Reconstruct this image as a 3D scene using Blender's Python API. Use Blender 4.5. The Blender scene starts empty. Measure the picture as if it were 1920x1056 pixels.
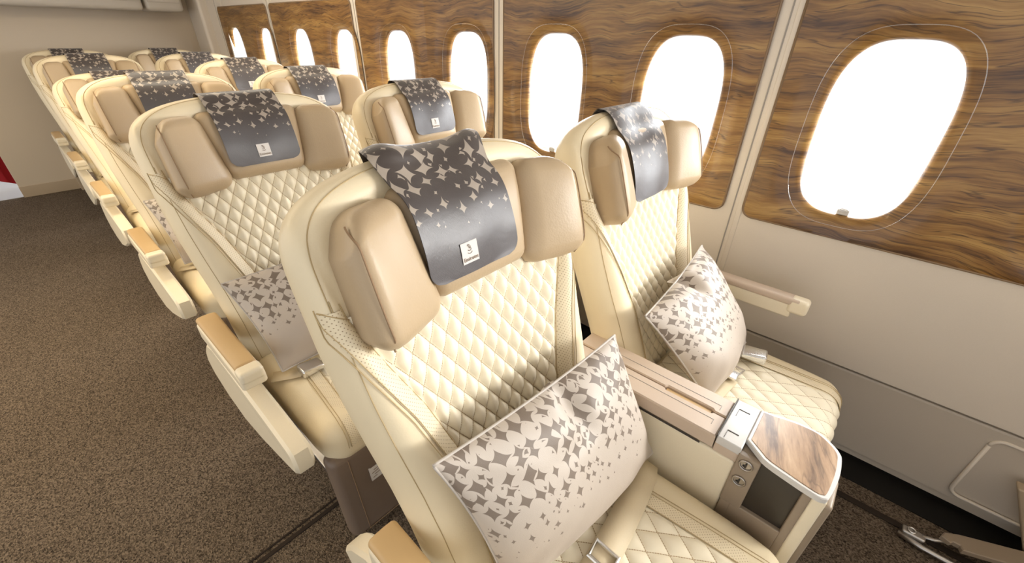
import bpy, math, random
import numpy as np
from mathutils import Matrix, Vector

# ------------------------------------------------------------------ camera, world, lights, exposure
SC = bpy.context.scene
COL = SC.collection
SC.view_settings.view_transform = 'Standard'
SC.view_settings.look = 'None'
SC.view_settings.gamma = 1.0
SC.view_settings.use_curve_mapping = False
SC.view_settings.exposure = 0.62
SC.cycles.use_denoising = True
SC.cycles.max_bounces = 8
SC.cycles.diffuse_bounces = 4
SC.cycles.transparent_max_bounces = 12
SC.cycles.sample_clamp_indirect = 6.0

CAMPOS = Vector((-0.49, -0.617, 1.40))
R_ = Vector((0.64569937, 0.56921764, -0.50898291))   # forward
X_ = Vector((0.66884799, -0.74319656, 0.01735644))   # right
U_ = Vector((0.36839475, 0.35163924, 0.86060162))    # up
cam = bpy.data.cameras.new('camera')
cam.sensor_width = 36.0
cam.lens = 783.672 / 1920.0 * 36.0
cam.clip_start = 0.02
camo = bpy.data.objects.new('camera', cam)
COL.objects.link(camo)
M = Matrix(((X_.x, U_.x, -R_.x, CAMPOS.x), (X_.y, U_.y, -R_.y, CAMPOS.y), (X_.z, U_.z, -R_.z, CAMPOS.z), (0, 0, 0, 1)))
camo.matrix_world = M
SC.camera = camo

world = bpy.data.worlds.new('daylight')
SC.world = world
world.use_nodes = True
bg = world.node_tree.nodes['Background']
bg.inputs['Color'].default_value = (0.96, 0.98, 1.0, 1)
bg.inputs['Strength'].default_value = 0.85


def area_light(name, loc, target, sx, sy, power, color):
    l = bpy.data.lights.new(name, 'AREA')
    l.shape = 'RECTANGLE'
    l.size = sx
    l.size_y = sy
    l.energy = power
    l.color = color
    o = bpy.data.objects.new(name, l)
    COL.objects.link(o)
    o.location = loc
    o.rotation_euler = (Vector(target) - Vector(loc)).to_track_quat('-Z', 'Y').to_euler()
    return o


area_light('daylight_through_windows', (2.3, 1.6, 1.65), (0.3, 1.6, 0.75), 8.0, 1.5, 480, (0.96, 0.98, 1.0))
area_light('daylight_through_front_windows', (1.9, -2.9, 1.75), (0.1, 0.3, 0.85), 1.6, 0.9, 165, (1.0, 0.985, 0.95))
area_light('aisle_ceiling_light', (-1.2, 2.0, 2.18), (-1.0, 2.0, 0.0), 0.5, 6.0, 56, (1.0, 0.76, 0.42))
area_light('window_side_ceiling_light', (0.35, 2.4, 2.18), (0.3, 2.4, 0.0), 0.5, 4.6, 24, (1.0, 0.91, 0.74))

# ------------------------------------------------------------------ materials
def new_mat(name):
    m = bpy.data.materials.new(name)
    m.use_nodes = True
    nt = m.node_tree
    b = nt.nodes['Principled BSDF']
    return m, nt, b


def N(nt, t, **kw):
    n = nt.nodes.new(t)
    for k, v in kw.items():
        if k.startswith('i_'):
            key = k[2:]
            n.inputs[int(key) if key.isdigit() else key].default_value = v
        else:
            setattr(n, k, v)
    return n


def L(nt, a, b):
    nt.links.new(a, b)


def mth(nt, op, a, b=None, c=None, clamp=False):
    n = nt.nodes.new('ShaderNodeMath')
    n.operation = op
    n.use_clamp = clamp
    for i, v in enumerate((a, b, c)):
        if v is None:
            continue
        if isinstance(v, (int, float)):
            n.inputs[i].default_value = v
        else:
            L(nt, v, n.inputs[i])
    return n.outputs[0]


def mixc(nt, f, a, b):
    n = nt.nodes.new('ShaderNodeMix')
    n.data_type = 'RGBA'
    if isinstance(f, (int, float)):
        n.inputs[0].default_value = f
    else:
        L(nt, f, n.inputs[0])
    for i, v in ((6, a), (7, b)):
        if isinstance(v, tuple):
            n.inputs[i].default_value = v + (1,) if len(v) == 3 else v
        else:
            L(nt, v, n.inputs[i])
    return n.outputs[2]


def smooth(nt, x, lo, hi):
    n = nt.nodes.new('ShaderNodeMapRange')
    n.interpolation_type = 'SMOOTHSTEP'
    L(nt, x, n.inputs[0])
    n.inputs[1].default_value = lo
    n.inputs[2].default_value = hi
    return n.outputs[0]


def leather(name, col, rough=0.42, bump=0.12, scale=260.0, spec=0.45):
    m, nt, b = new_mat(name)
    tc = N(nt, 'ShaderNodeTexCoord')
    n1 = N(nt, 'ShaderNodeTexNoise', i_Scale=6.0, i_Detail=3.0)
    L(nt, tc.outputs['Object'], n1.inputs['Vector'])
    c = mixc(nt, n1.outputs[0], tuple(v * 0.93 for v in col), tuple(min(1, v * 1.06) for v in col))
    L(nt, c, b.inputs['Base Color'])
    b.inputs['Roughness'].default_value = rough
    b.inputs['Specular IOR Level'].default_value = spec
    v = N(nt, 'ShaderNodeTexVoronoi', i_Scale=scale)
    L(nt, tc.outputs['Object'], v.inputs['Vector'])
    n2 = N(nt, 'ShaderNodeTexNoise', i_Scale=22.0, i_Detail=2.0)
    L(nt, tc.outputs['Object'], n2.inputs['Vector'])
    h = mth(nt, 'ADD', mth(nt, 'MULTIPLY', v.outputs['Distance'], 0.25), mth(nt, 'MULTIPLY', n2.outputs[0], 1.2))
    bp = N(nt, 'ShaderNodeBump', i_Strength=bump, i_Distance=0.004)
    L(nt, h, bp.inputs['Height'])
    L(nt, bp.outputs[0], b.inputs['Normal'])
    return m


def plastic(name, col, rough=0.38, spec=0.5, noise=0.0):
    m, nt, b = new_mat(name)
    b.inputs['Roughness'].default_value = rough
    b.inputs['Specular IOR Level'].default_value = spec
    tc = N(nt, 'ShaderNodeTexCoord')
    n1 = N(nt, 'ShaderNodeTexNoise', i_Scale=320.0, i_Detail=2.0)
    L(nt, tc.outputs['Object'], n1.inputs['Vector'])
    L(nt, mixc(nt, n1.outputs[0], tuple(v * 0.97 for v in col), tuple(min(1, v * 1.03) for v in col)), b.inputs['Base Color'])
    if noise:
        bp = N(nt, 'ShaderNodeBump', i_Strength=noise, i_Distance=0.001)
        L(nt, n1.outputs[0], bp.inputs['Height'])
        L(nt, bp.outputs[0], b.inputs['Normal'])
    return m


def metal(name, col, rough=0.25):
    m, nt, b = new_mat(name)
    b.inputs['Metallic'].default_value = 1.0
    b.inputs['Roughness'].default_value = rough
    tc = N(nt, 'ShaderNodeTexCoord')
    n1 = N(nt, 'ShaderNodeTexNoise', i_Scale=60.0, i_Detail=4.0)
    L(nt, tc.outputs['Object'], n1.inputs['Vector'])
    L(nt, mixc(nt, n1.outputs[0], tuple(v * 0.92 for v in col), col), b.inputs['Base Color'])
    return m


CREAM = (0.80, 0.685, 0.475)


def quilt_mat(name, col, line):
    """UV holds the two diagonal coordinates of the diamonds; the thread runs on whole numbers."""
    m, nt, b = new_mat(name)
    tc = N(nt, 'ShaderNodeTexCoord')
    sp = N(nt, 'ShaderNodeSeparateXYZ')
    L(nt, tc.outputs['UV'], sp.inputs[0])
    ds = []
    for a, o in ((0, 1), (1, 0)):
        f = mth(nt, 'FRACT', sp.outputs[a])
        d = mth(nt, 'ABSOLUTE', mth(nt, 'SUBTRACT', mth(nt, 'FRACT', mth(nt, 'ADD', sp.outputs[a], 0.5)), 0.5))
        ln = mth(nt, 'LESS_THAN', d, 0.022)
        dash = mth(nt, 'GREATER_THAN', mth(nt, 'FRACT', mth(nt, 'MULTIPLY', sp.outputs[o], 9.0)), 0.22)
        ds.append(mth(nt, 'MULTIPLY', ln, dash))
    ln = mth(nt, 'MAXIMUM', ds[0], ds[1])
    n1 = N(nt, 'ShaderNodeTexNoise', i_Scale=6.0, i_Detail=3.0)
    L(nt, tc.outputs['Object'], n1.inputs['Vector'])
    c = mixc(nt, n1.outputs[0], tuple(v * 0.94 for v in col), tuple(min(1, v * 1.05) for v in col))
    L(nt, mixc(nt, ln, c, line), b.inputs['Base Color'])
    b.inputs['Roughness'].default_value = 0.45
    b.inputs['Specular IOR Level'].default_value = 0.4
    v = N(nt, 'ShaderNodeTexVoronoi', i_Scale=260.0)
    L(nt, tc.outputs['Object'], v.inputs['Vector'])
    bp = N(nt, 'ShaderNodeBump', i_Strength=0.08, i_Distance=0.001)
    L(nt, v.outputs['Distance'], bp.inputs['Height'])
    L(nt, bp.outputs[0], b.inputs['Normal'])
    return m


def perf_mat(name, col):
    """UV in metres across / along the strip: rows of tiny punched holes."""
    m, nt, b = new_mat(name)
    tc = N(nt, 'ShaderNodeTexCoord')
    mp = N(nt, 'ShaderNodeMapping')
    mp.inputs['Scale'].default_value = (1 / 0.0055, 1 / 0.0055, 1)
    mp.inputs['Rotation'].default_value = (0, 0, 0.785)
    L(nt, tc.outputs['UV'], mp.inputs[0])
    fr = N(nt, 'ShaderNodeVectorMath', operation='FRACTION')
    L(nt, mp.outputs[0], fr.inputs[0])
    ds = N(nt, 'ShaderNodeVectorMath', operation='DISTANCE')
    L(nt, fr.outputs[0], ds.inputs[0])
    ds.inputs[1].default_value = (0.5, 0.5, 0)
    hole = mth(nt, 'LESS_THAN', ds.outputs['Value'], 0.16)
    L(nt, mixc(nt, hole, col, (0.36, 0.26, 0.14)), b.inputs['Base Color'])
    b.inputs['Roughness'].default_value = 0.5
    return m


def petal_mat(name, ground, star, ground2, lo, hi, scale, smax, rough, sheen=0.0, spec=0.5):
    """Fabric with concave four-pointed stars that shrink down the cloth (UV in metres, V = 0..1 in second map)."""
    m, nt, b = new_mat(name)
    uv = N(nt, 'ShaderNodeUVMap', uv_map='metres')
    tv = N(nt, 'ShaderNodeUVMap', uv_map='unit')
    nz = N(nt, 'ShaderNodeTexNoise', i_Scale=14.0, i_Detail=1.0)
    L(nt, uv.outputs[0], nz.inputs['Vector'])
    sub = N(nt, 'ShaderNodeVectorMath', operation='SUBTRACT')
    L(nt, nz.outputs['Color'], sub.inputs[0])
    sub.inputs[1].default_value = (0.5, 0.5, 0.5)
    scl = N(nt, 'ShaderNodeVectorMath', operation='SCALE')
    scl.inputs['Scale'].default_value = 0.035
    L(nt, sub.outputs[0], scl.inputs[0])
    add = N(nt, 'ShaderNodeVectorMath', operation='ADD')
    L(nt, uv.outputs[0], add.inputs[0])
    L(nt, scl.outputs[0], add.inputs[1])
    sepu = N(nt, 'ShaderNodeSeparateXYZ')
    L(nt, tv.outputs[0], sepu.inputs[0])
    mp = N(nt, 'ShaderNodeMapping')
    mp.inputs['Scale'].default_value = (scale, scale * 0.88, 1)
    mp.inputs['Rotation'].default_value = (0, 0, 0.12)
    L(nt, add.outputs[0], mp.inputs[0])
    vo = N(nt, 'ShaderNodeTexVoronoi', voronoi_dimensions='2D', distance='MINKOWSKI')
    vo.inputs['Scale'].default_value = 1.0
    vo.inputs['Exponent'].default_value = 0.62
    vo.inputs['Randomness'].default_value = 0.62
    L(nt, mp.outputs[0], vo.inputs['Vector'])
    sc = N(nt, 'ShaderNodeSeparateColor')
    L(nt, vo.outputs['Color'], sc.inputs[0])
    s = smooth(nt, sepu.outputs[1], lo, hi)
    rnd = mth(nt, 'MULTIPLY_ADD', sc.outputs[0], 0.55, 0.55)
    # the fade-out is ragged: each star drops out at its own height
    s2 = mth(nt, 'SUBTRACT', s, mth(nt, 'MULTIPLY', sc.outputs[1], mth(nt, 'MULTIPLY', mth(nt, 'SUBTRACT', 1.0, s), 0.5)), clamp=True)
    s2 = mth(nt, 'POWER', s2, 0.55)
    th = mth(nt, 'MULTIPLY', mth(nt, 'MULTIPLY', rnd, s2), smax)
    d = mth(nt, 'SUBTRACT', th, vo.outputs['Distance'])
    mask = smooth(nt, d, 0.0, 0.03)
    # smaller stars scattered between the large ones
    mpb = N(nt, 'ShaderNodeMapping')
    mpb.inputs['Scale'].default_value = (scale * 1.55, scale * 1.35, 1)
    mpb.inputs['Location'].default_value = (3.3, 7.7, 0)
    mpb.inputs['Rotation'].default_value = (0, 0, -0.35)
    L(nt, add.outputs[0], mpb.inputs[0])
    vb = N(nt, 'ShaderNodeTexVoronoi', voronoi_dimensions='2D', distance='MINKOWSKI')
    vb.inputs['Scale'].default_value = 1.0
    vb.inputs['Exponent'].default_value = 0.66
    vb.inputs['Randomness'].default_value = 0.8
    L(nt, mpb.outputs[0], vb.inputs['Vector'])
    sb = N(nt, 'ShaderNodeSeparateColor')
    L(nt, vb.outputs['Color'], sb.inputs[0])
    keep = mth(nt, 'GREATER_THAN', sb.outputs[1], 0.45)
    thb = mth(nt, 'MULTIPLY', mth(nt, 'MULTIPLY', mth(nt, 'MULTIPLY_ADD', sb.outputs[0], 0.32, 0.14), s2), keep)
    ok = mth(nt, 'LESS_THAN', d, -0.22)
    mb_ = mth(nt, 'MULTIPLY', smooth(nt, mth(nt, 'SUBTRACT', thb, vb.outputs['Distance']), 0.0, 0.04), ok)
    mask = mth(nt, 'MAXIMUM', mask, mb_)
    gcol = mixc(nt, smooth(nt, sepu.outputs[1], 0.1, 0.75), ground2, ground)
    L(nt, mixc(nt, mask, gcol, star), b.inputs['Base Color'])
    b.inputs['Roughness'].default_value = rough
    b.inputs['Specular IOR Level'].default_value = spec
    b.inputs['Sheen Weight'].default_value = sheen
    # fine weave
    mw = N(nt, 'ShaderNodeMapping')
    mw.inputs['Scale'].default_value = (900, 260, 1)
    L(nt, uv.outputs[0], mw.inputs[0])
    n3 = N(nt, 'ShaderNodeTexNoise', i_Scale=1.0, i_Detail=2.0)
    L(nt, mw.outputs[0], n3.inputs['Vector'])
    n4 = N(nt, 'ShaderNodeTexNoise', i_Scale=16.0, i_Detail=3.0)
    L(nt, uv.outputs[0], n4.inputs['Vector'])
    hh = mth(nt, 'ADD', mth(nt, 'MULTIPLY', n3.outputs[0], 0.25), mth(nt, 'MULTIPLY', n4.outputs[0], 1.5))
    bp = N(nt, 'ShaderNodeBump', i_Strength=0.25, i_Distance=0.004)
    L(nt, hh, bp.inputs['Height'])
    L(nt, bp.outputs[0], b.inputs['Normal'])
    return m


def wood_mat(name, dark, mid, light, rot=(0, 0, 0), scale=(1.3, 1.3, 13.0), rough=0.12, coat=0.6, dist=0.10, vs=0.62):
    m, nt, b = new_mat(name)
    tc = N(nt, 'ShaderNodeTexCoord')
    mp0 = N(nt, 'ShaderNodeMapping')
    mp0.inputs['Rotation'].default_value = rot
    L(nt, tc.outputs['Object'], mp0.inputs[0])
    nz = N(nt, 'ShaderNodeTexNoise', i_Scale=2.6, i_Detail=3.0)
    L(nt, mp0.outputs[0], nz.inputs['Vector'])
    sub = N(nt, 'ShaderNodeVectorMath', operation='SUBTRACT')
    L(nt, nz.outputs['Color'], sub.inputs[0])
    sub.inputs[1].default_value = (0.5, 0.5, 0.5)
    scl = N(nt, 'ShaderNodeVectorMath', operation='SCALE')
    scl.inputs['Scale'].default_value = dist
    L(nt, sub.outputs[0], scl.inputs[0])
    add = N(nt, 'ShaderNodeVectorMath', operation='ADD')
    L(nt, mp0.outputs[0], add.inputs[0])
    L(nt, scl.outputs[0], add.inputs[1])
    mp = N(nt, 'ShaderNodeMapping')
    mp.inputs['Scale'].default_value = scale
    L(nt, add.outputs[0], mp.inputs[0])
    n1 = N(nt, 'ShaderNodeTexNoise', i_Scale=1.6, i_Detail=6.0, i_Roughness=0.62)
    L(nt, mp.outputs[0], n1.inputs['Vector'])
    mp2 = N(nt, 'ShaderNodeMapping')
    mp2.inputs['Scale'].default_value = (scale[0] * 4, scale[1] * 4, scale[2] * 9)
    L(nt, add.outputs[0], mp2.inputs[0])
    n2 = N(nt, 'ShaderNodeTexNoise', i_Scale=1.6, i_Detail=5.0, i_Roughness=0.6)
    L(nt, mp2.outputs[0], n2.inputs['Vector'])
    # thin dark veins
    mp3 = N(nt, 'ShaderNodeMapping')
    mp3.inputs['Scale'].default_value = (scale[0] * 0.8, scale[1] * 0.8, scale[2] * 1.6)
    L(nt, add.outputs[0], mp3.inputs[0])
    n3 = N(nt, 'ShaderNodeTexNoise', i_Scale=1.3, i_Detail=4.0, i_Roughness=0.5)
    L(nt, mp3.outputs[0], n3.inputs['Vector'])
    vein = mth(nt, 'ABSOLUTE', mth(nt, 'SUBTRACT', mth(nt, 'FRACT', mth(nt, 'MULTIPLY', n3.outputs[0], 7.0)), 0.5))
    vein = mth(nt, 'SUBTRACT', 1.0, smooth(nt, vein, 0.0, 0.10))
    f = mth(nt, 'ADD', mth(nt, 'MULTIPLY', n1.outputs[0], 0.7), mth(nt, 'MULTIPLY', n2.outputs[0], 0.3))
    cr = N(nt, 'ShaderNodeValToRGB')
    e = cr.color_ramp.elements
    e[0].position = 0.36
    e[0].color = dark + (1,)
    e[1].position = 0.66
    e[1].color = light + (1,)
    k = e.new(0.50)
    k.color = mid + (1,)
    L(nt, f, cr.inputs[0])
    c = mixc(nt, mth(nt, 'MULTIPLY', vein, vs), cr.outputs[0], tuple(v * 0.6 for v in dark))
    L(nt, c, b.inputs['Base Color'])
    b.inputs['Roughness'].default_value = 0.35
    b.inputs['Coat Weight'].default_value = coat
    b.inputs['Coat Roughness'].default_value = rough
    return m


def carpet_mat():
    m, nt, b = new_mat('carpet_weave')
    tc = N(nt, 'ShaderNodeTexCoord')
    v = N(nt, 'ShaderNodeTexVoronoi', i_Scale=330.0)
    mp = N(nt, 'ShaderNodeMapping')
    mp.inputs['Scale'].default_value = (1.0, 0.62, 1)
    mp.inputs['Rotation'].default_value = (0, 0, 0.3)
    L(nt, tc.outputs['Object'], mp.inputs[0])
    L(nt, mp.outputs[0], v.inputs['Vector'])
    n = N(nt, 'ShaderNodeTexNoise', i_Scale=170.0, i_Detail=2.0)
    L(nt, tc.outputs['Object'], n.inputs['Vector'])
    n2 = N(nt, 'ShaderNodeTexNoise', i_Scale=1.6, i_Detail=2.0)
    L(nt, tc.outputs['Object'], n2.inputs['Vector'])
    sc = N(nt, 'ShaderNodeSeparateColor')
    L(nt, v.outputs['Color'], sc.inputs[0])
    f = mth(nt, 'MULTIPLY_ADD', n.outputs[0], 0.6, mth(nt, 'MULTIPLY', sc.outputs[0], 0.55))
    cr = N(nt, 'ShaderNodeValToRGB')
    e = cr.color_ramp.elements
    e[0].position = 0.28
    e[0].color = (0.034, 0.025, 0.018, 1)
    e[1].position = 0.86
    e[1].color = (0.215, 0.165, 0.120, 1)
    L(nt, f, cr.inputs[0])
    L(nt, cr.outputs[0], b.inputs['Base Color'])
    b.inputs['Roughness'].default_value = 0.95
    b.inputs['Specular IOR Level'].default_value = 0.1
    bp = N(nt, 'ShaderNodeBump', i_Strength=0.8, i_Distance=0.003)
    L(nt, v.outputs['Distance'], bp.inputs['Height'])
    L(nt, bp.outputs[0], b.inputs['Normal'])
    return m


def glass_mat(name='clear_window_pane', mix=0.05, rough=0.03):
    m, nt, b = new_mat(name)
    nt.nodes.remove(b)
    out = nt.nodes['Material Output']
    t = N(nt, 'ShaderNodeBsdfTransparent')
    g = N(nt, 'ShaderNodeBsdfGlossy')
    g.inputs['Roughness'].default_value = rough
    mx = N(nt, 'ShaderNodeMixShader', i_0=mix)
    L(nt, t.outputs[0], mx.inputs[1])
    L(nt, g.outputs[0], mx.inputs[2])
    L(nt, mx.outputs[0], out.inputs[0])
    return m


MAT = {}
MAT['cream'] = leather('cream_leather', CREAM)
MAT['quilt'] = quilt_mat('cream_quilted_leather', (0.85, 0.765, 0.585), (0.42, 0.30, 0.16))
MAT['perf'] = perf_mat('cream_perforated_leather', (0.79, 0.68, 0.48))
MAT['tan'] = leather('tan_headrest_leather', (0.47, 0.352, 0.220), rough=0.40, bump=0.14)
MAT['pad'] = leather('tan_armrest_leather', (0.56, 0.38, 0.185), rough=0.40, bump=0.04)
MAT['taupe'] = leather('taupe_leather', (0.185, 0.135, 0.10), rough=0.42, bump=0.08)
MAT['thread'] = plastic('brown_thread', (0.50, 0.38, 0.21), rough=0.8, spec=0.1)
MAT['tanthread'] = plastic('dark_brown_thread', (0.30, 0.20, 0.12), rough=0.8, spec=0.1)
MAT['shell'] = plastic('cream_plastic', (0.80, 0.71, 0.535), rough=0.36)
MAT['beige'] = plastic('beige_plastic', (0.56, 0.445, 0.345), rough=0.42, noise=0.05)
MAT['silver'] = plastic('silver_white_plastic', (0.62, 0.60, 0.57), rough=0.3)
MAT['taupeplastic'] = plastic('taupe_plastic', (0.30, 0.235, 0.17), rough=0.4)
MAT['dark'] = plastic('dark_pocket', (0.035, 0.027, 0.02), rough=0.35)
MAT['black'] = plastic('black_rubber', (0.008, 0.007, 0.006), rough=0.6, spec=0.2)
MAT['chrome'] = metal('brushed_chrome', (0.82, 0.82, 0.82), 0.22)
MAT['steel'] = metal('satin_steel', (0.50, 0.47, 0.44), 0.35)
MAT['wall'] = plastic('cream_wall_panel', (0.68, 0.605, 0.515), rough=0.4, noise=0.04)
MAT['walllow'] = plastic('darker_lower_wall_panel', (0.54, 0.475, 0.395), rough=0.42, noise=0.04)  # wall panel colour in a darker tone for the lower plate
MAT['bulk'] = plastic('beige_bulkhead', (0.55, 0.46, 0.35), rough=0.6, noise=0.05)
MAT['kick'] = plastic('bulkhead_kick_strip', (0.40, 0.31, 0.21), rough=0.5)
MAT['bin'] = plastic('overhead_bin_plastic', (0.52, 0.475, 0.415), rough=0.4)
MAT['ceiling'] = plastic('ceiling_cream', (0.80, 0.75, 0.68), rough=0.7)
MAT['edge'] = plastic('brown_panel_edge', (0.22, 0.14, 0.075), rough=0.35)
MAT['groove'] = plastic('shadow_gap_grey', (0.33, 0.30, 0.265), rough=0.6)
MAT['cloth'] = petal_mat('charcoal_star_cloth', (0.056, 0.043, 0.038), (0.36, 0.305, 0.25), (0.078, 0.070, 0.073), 0.12, 0.74, 31.0, 0.66, 0.38, sheen=0.15, spec=0.6)
MAT['pillow'] = petal_mat('silver_star_satin', (0.53, 0.465, 0.40), (0.20, 0.158, 0.125), (0.43, 0.36, 0.295), 0.10, 0.80, 35.0, 0.68, 0.46, sheen=0.1, spec=0.4)  # second ground darkens the lower pillow: shade put into the colour
MAT['pillowback'] = leather('taupe_pillow_back', (0.30, 0.24, 0.19), rough=0.6, bump=0.1)
MAT['piping'] = plastic('silver_pillow_seam', (0.50, 0.45, 0.40), rough=0.6)
MAT['labelcloth'] = plastic('pale_woven_label', (0.68, 0.64, 0.60), rough=0.7, spec=0.2)
MAT['ink'] = plastic('brown_print', (0.30, 0.24, 0.19), rough=0.7, spec=0.1)
MAT['belt'] = plastic('cream_belt_webbing', (0.70, 0.58, 0.385), rough=0.55, noise=0.2)
MAT['wood'] = wood_mat('glossy_walnut_veneer', (0.062, 0.024, 0.006), (0.225, 0.110, 0.026), (0.40, 0.235, 0.068), coat=0.25, dist=0.13, vs=0.7)
MAT['tablewood'] = wood_mat('table_walnut_veneer', (0.13, 0.072, 0.036), (0.35, 0.215, 0.115), (0.52, 0.355, 0.21), rot=(0, 0, -0.35), scale=(2.6, 17.0, 3.0), rough=0.3, coat=0.1, dist=0.06, vs=0.45)
MAT['carpet'] = carpet_mat()
MAT['seam'] = plastic('dark_carpet_seam', (0.035, 0.026, 0.02), rough=0.8, spec=0.1)
MAT['red'] = plastic('dark_red_fabric', (0.22, 0.010, 0.012), rough=0.8, spec=0.1)
MAT['galley'] = plastic('pale_galley_floor', (0.50, 0.52, 0.55), rough=0.4)
MAT['glass'] = glass_mat()
MAT['clear'] = glass_mat('clear_cover_rim', 0.30, 0.15)

# ------------------------------------------------------------------ mesh helpers
class MB:
    """Collects verts / faces of one mesh."""
    def __init__(s):
        s.v = []
        s.f = []
        s.uv = {}

    def add(s, verts, faces):
        o = len(s.v)
        s.v.extend([tuple(map(float, p)) for p in verts])
        s.f.extend([tuple(i + o for i in f) for f in faces])
        return s

    def grid(s, P, closed_u=False):
        """P: array (nv, nu, 3)."""
        nv, nu = P.shape[:2]
        fs = []
        for j in range(nv - 1):
            for i in range(nu if closed_u else nu - 1):
                a = j * nu + i
                b = j * nu + (i + 1) % nu
                fs.append((a, b, b + nu, a + nu))
        return s.add(P.reshape(-1, 3), fs)

    def tube(s, pts, r, n=6, cap=True):
        pts = [Vector(p) for p in pts]
        rings = []
        up = Vector((0.31, 0.17, 0.93))
        for i, p in enumerate(pts):
            t = (pts[min(i + 1, len(pts) - 1)] - pts[max(i - 1, 0)]).normalized()
            a = t.cross(up)
            if a.length < 1e-3:
                a = t.cross(Vector((1, 0, 0)))
            a.normalize()
            b = a.cross(t)
            rr = r[i] if isinstance(r, (list, tuple)) else r
            rings.append([p + a * (rr * math.cos(2 * math.pi * k / n)) + b * (rr * math.sin(2 * math.pi * k / n)) for k in range(n)])
        o = len(s.v)
        fs = []
        for i in range(len(rings) - 1):
            for k in range(n):
                fs.append((i * n + k, i * n + (k + 1) % n, (i + 1) * n + (k + 1) % n, (i + 1) * n + k))
        if cap:
            fs.append(tuple(range(n))[::-1])
            fs.append(tuple(len(rings) * n - n + k for k in range(n)))
        return s.add([q for r_ in rings for q in r_], fs)

    def rbox(s, c, d, r, seg=4, n=(2, 2, 2), warp=None):
        d = np.array(d, float)
        r = min(r, d.min() * 0.999)
        ax = []
        for k in range(3):
            inner = d[k] - r
            arc = [inner + r * math.tan(math.radians(45) * i / seg) for i in range(seg + 1)]
            lin = list(np.linspace(-inner, inner, n[k] + 1)) if inner > 1e-6 else [0.0]
            full = [-a for a in arc[::-1]][:-1] + lin + arc[1:]
            ax.append(full)
        key = {}
        vs = []
        fs = []

        def vid(p):
            q = np.array(p)
            inn = np.clip(q, -(d - r), d - r)
            e = q - inn
            l = np.linalg.norm(e)
            w = inn + (e / l * r if l > 1e-9 else 0)
            kk = tuple(np.round(w, 6))
            if kk not in key:
                key[kk] = len(vs)
                vs.append(w)
            return key[kk]

        for k in range(3):
            a, b = (k + 1) % 3, (k + 2) % 3
            for sg in (-1, 1):
                for i in range(len(ax[a]) - 1):
                    for j in range(len(ax[b]) - 1):
                        q = []
                        for (ii, jj) in ((i, j), (i + 1, j), (i + 1, j + 1), (i, j + 1)):
                            p = [0, 0, 0]
                            p[k] = sg * d[k]
                            p[a] = ax[a][ii]
                            p[b] = ax[b][jj]
                            q.append(vid(p))
                        if sg < 0:
                            q = q[::-1]
                        q2 = []
                        for x in q:
                            if x not in q2:
                                q2.append(x)
                        if len(q2) > 2:
                            fs.append(tuple(q2))
        out = []
        for w in vs:
            p = w.copy()
            if warp is not None:
                p = np.array(warp(p, d))
            out.append(p + np.array(c))
        return s.add(out, fs)

    def prism(s, poly, z0, z1, bevel=0.0, fan=False):
        """poly: list of (x, y) counter-clockwise; closed prism along z with small bevel."""
        n = len(poly)
        P = [Vector((p[0], p[1])) for p in poly]

        def inset(d):
            if d == 0:
                return P
            o = []
            for i in range(n):
                a, b, c = P[i - 1], P[i], P[(i + 1) % n]
                n1 = (b - a).normalized()
                n2 = (c - b).normalized()
                nn = Vector((-n1.y - n2.y, n1.x + n2.x))
                l = nn.length
                nn = nn / l if l > 1e-6 else Vector((-n1.y, n1.x))
                k = max(0.35, nn.dot(Vector((-n1.y, n1.x))))
                o.append(b + nn * (d / k))
            return o
        rings = [(inset(bevel), z0), (P, z0 + bevel), (P, z1 - bevel), (inset(bevel), z1)] if bevel else [(P, z0), (P, z1)]
        vs = [(p.x, p.y, z) for ring, z in rings for p in ring]
        top = (len(rings) - 1) * n
        if fan:
            for ring, z in (rings[0], rings[-1]):
                vs.append((sum(p.x for p in ring) / n, sum(p.y for p in ring) / n, z))
            nv = len(vs)
            fs = [(nv - 2, (k + 1) % n, k) for k in range(n)] + [(nv - 1, top + k, top + (k + 1) % n) for k in range(n)]
        else:
            fs = [tuple(range(n))[::-1], tuple(top + k for k in range(n))]
        for j in range(len(rings) - 1):
            for k in range(n):
                fs.append((j * n + k, j * n + (k + 1) % n, (j + 1) * n + (k + 1) % n, (j + 1) * n + k))
        return s.add(vs, fs)

    def mapv(s, fn):
        s.v = [tuple(fn(p)) for p in s.v]
        return s

    def build(s, name, mat, parent=None, smooth_=True, angle=None, uvs=None):
        me = bpy.data.meshes.new(name)
        me.from_pydata(s.v, [], s.f)
        me.update()
        if uvs:
            for un, arr in uvs.items():
                lay = me.uv_layers.new(name=un)
                idx = np.empty(len(me.loops), dtype=np.int32)
                me.loops.foreach_get('vertex_index', idx)
                lay.data.foreach_set('uv', np.asarray(arr, dtype=np.float32)[idx].ravel())
        me.materials.append(MAT[mat] if isinstance(mat, str) else mat)
        if smooth_:
            me.polygons.foreach_set('use_smooth', [True] * len(me.polygons))
            if angle:
                me.set_sharp_from_angle(angle=math.radians(angle))
        o = bpy.data.objects.new(name, me)
        COL.objects.link(o)
        if parent is not None:
            o.parent = parent
        return o


def box(x0, x1, y0, y1, z0, z1, r=0.004, mb=None, seg=3, n=(1, 1, 1)):
    mb = mb or MB()
    return mb.rbox(((x0 + x1) / 2, (y0 + y1) / 2, (z0 + z1) / 2), ((x1 - x0) / 2, (y1 - y0) / 2, (z1 - z0) / 2), r, seg, n)


def empty(name, loc, label, cat, group=None):
    o = bpy.data.objects.new(name, None)
    o.empty_display_size = 0.1
    COL.objects.link(o)
    o.location = loc
    return tag(o, label, cat, group)


def tag(o, label, cat, group=None):
    o['label'] = label
    o['category'] = cat
    if group:
        o['group'] = group
    return o


def struct(o):
    o['kind'] = 'structure'
    return o


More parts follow.
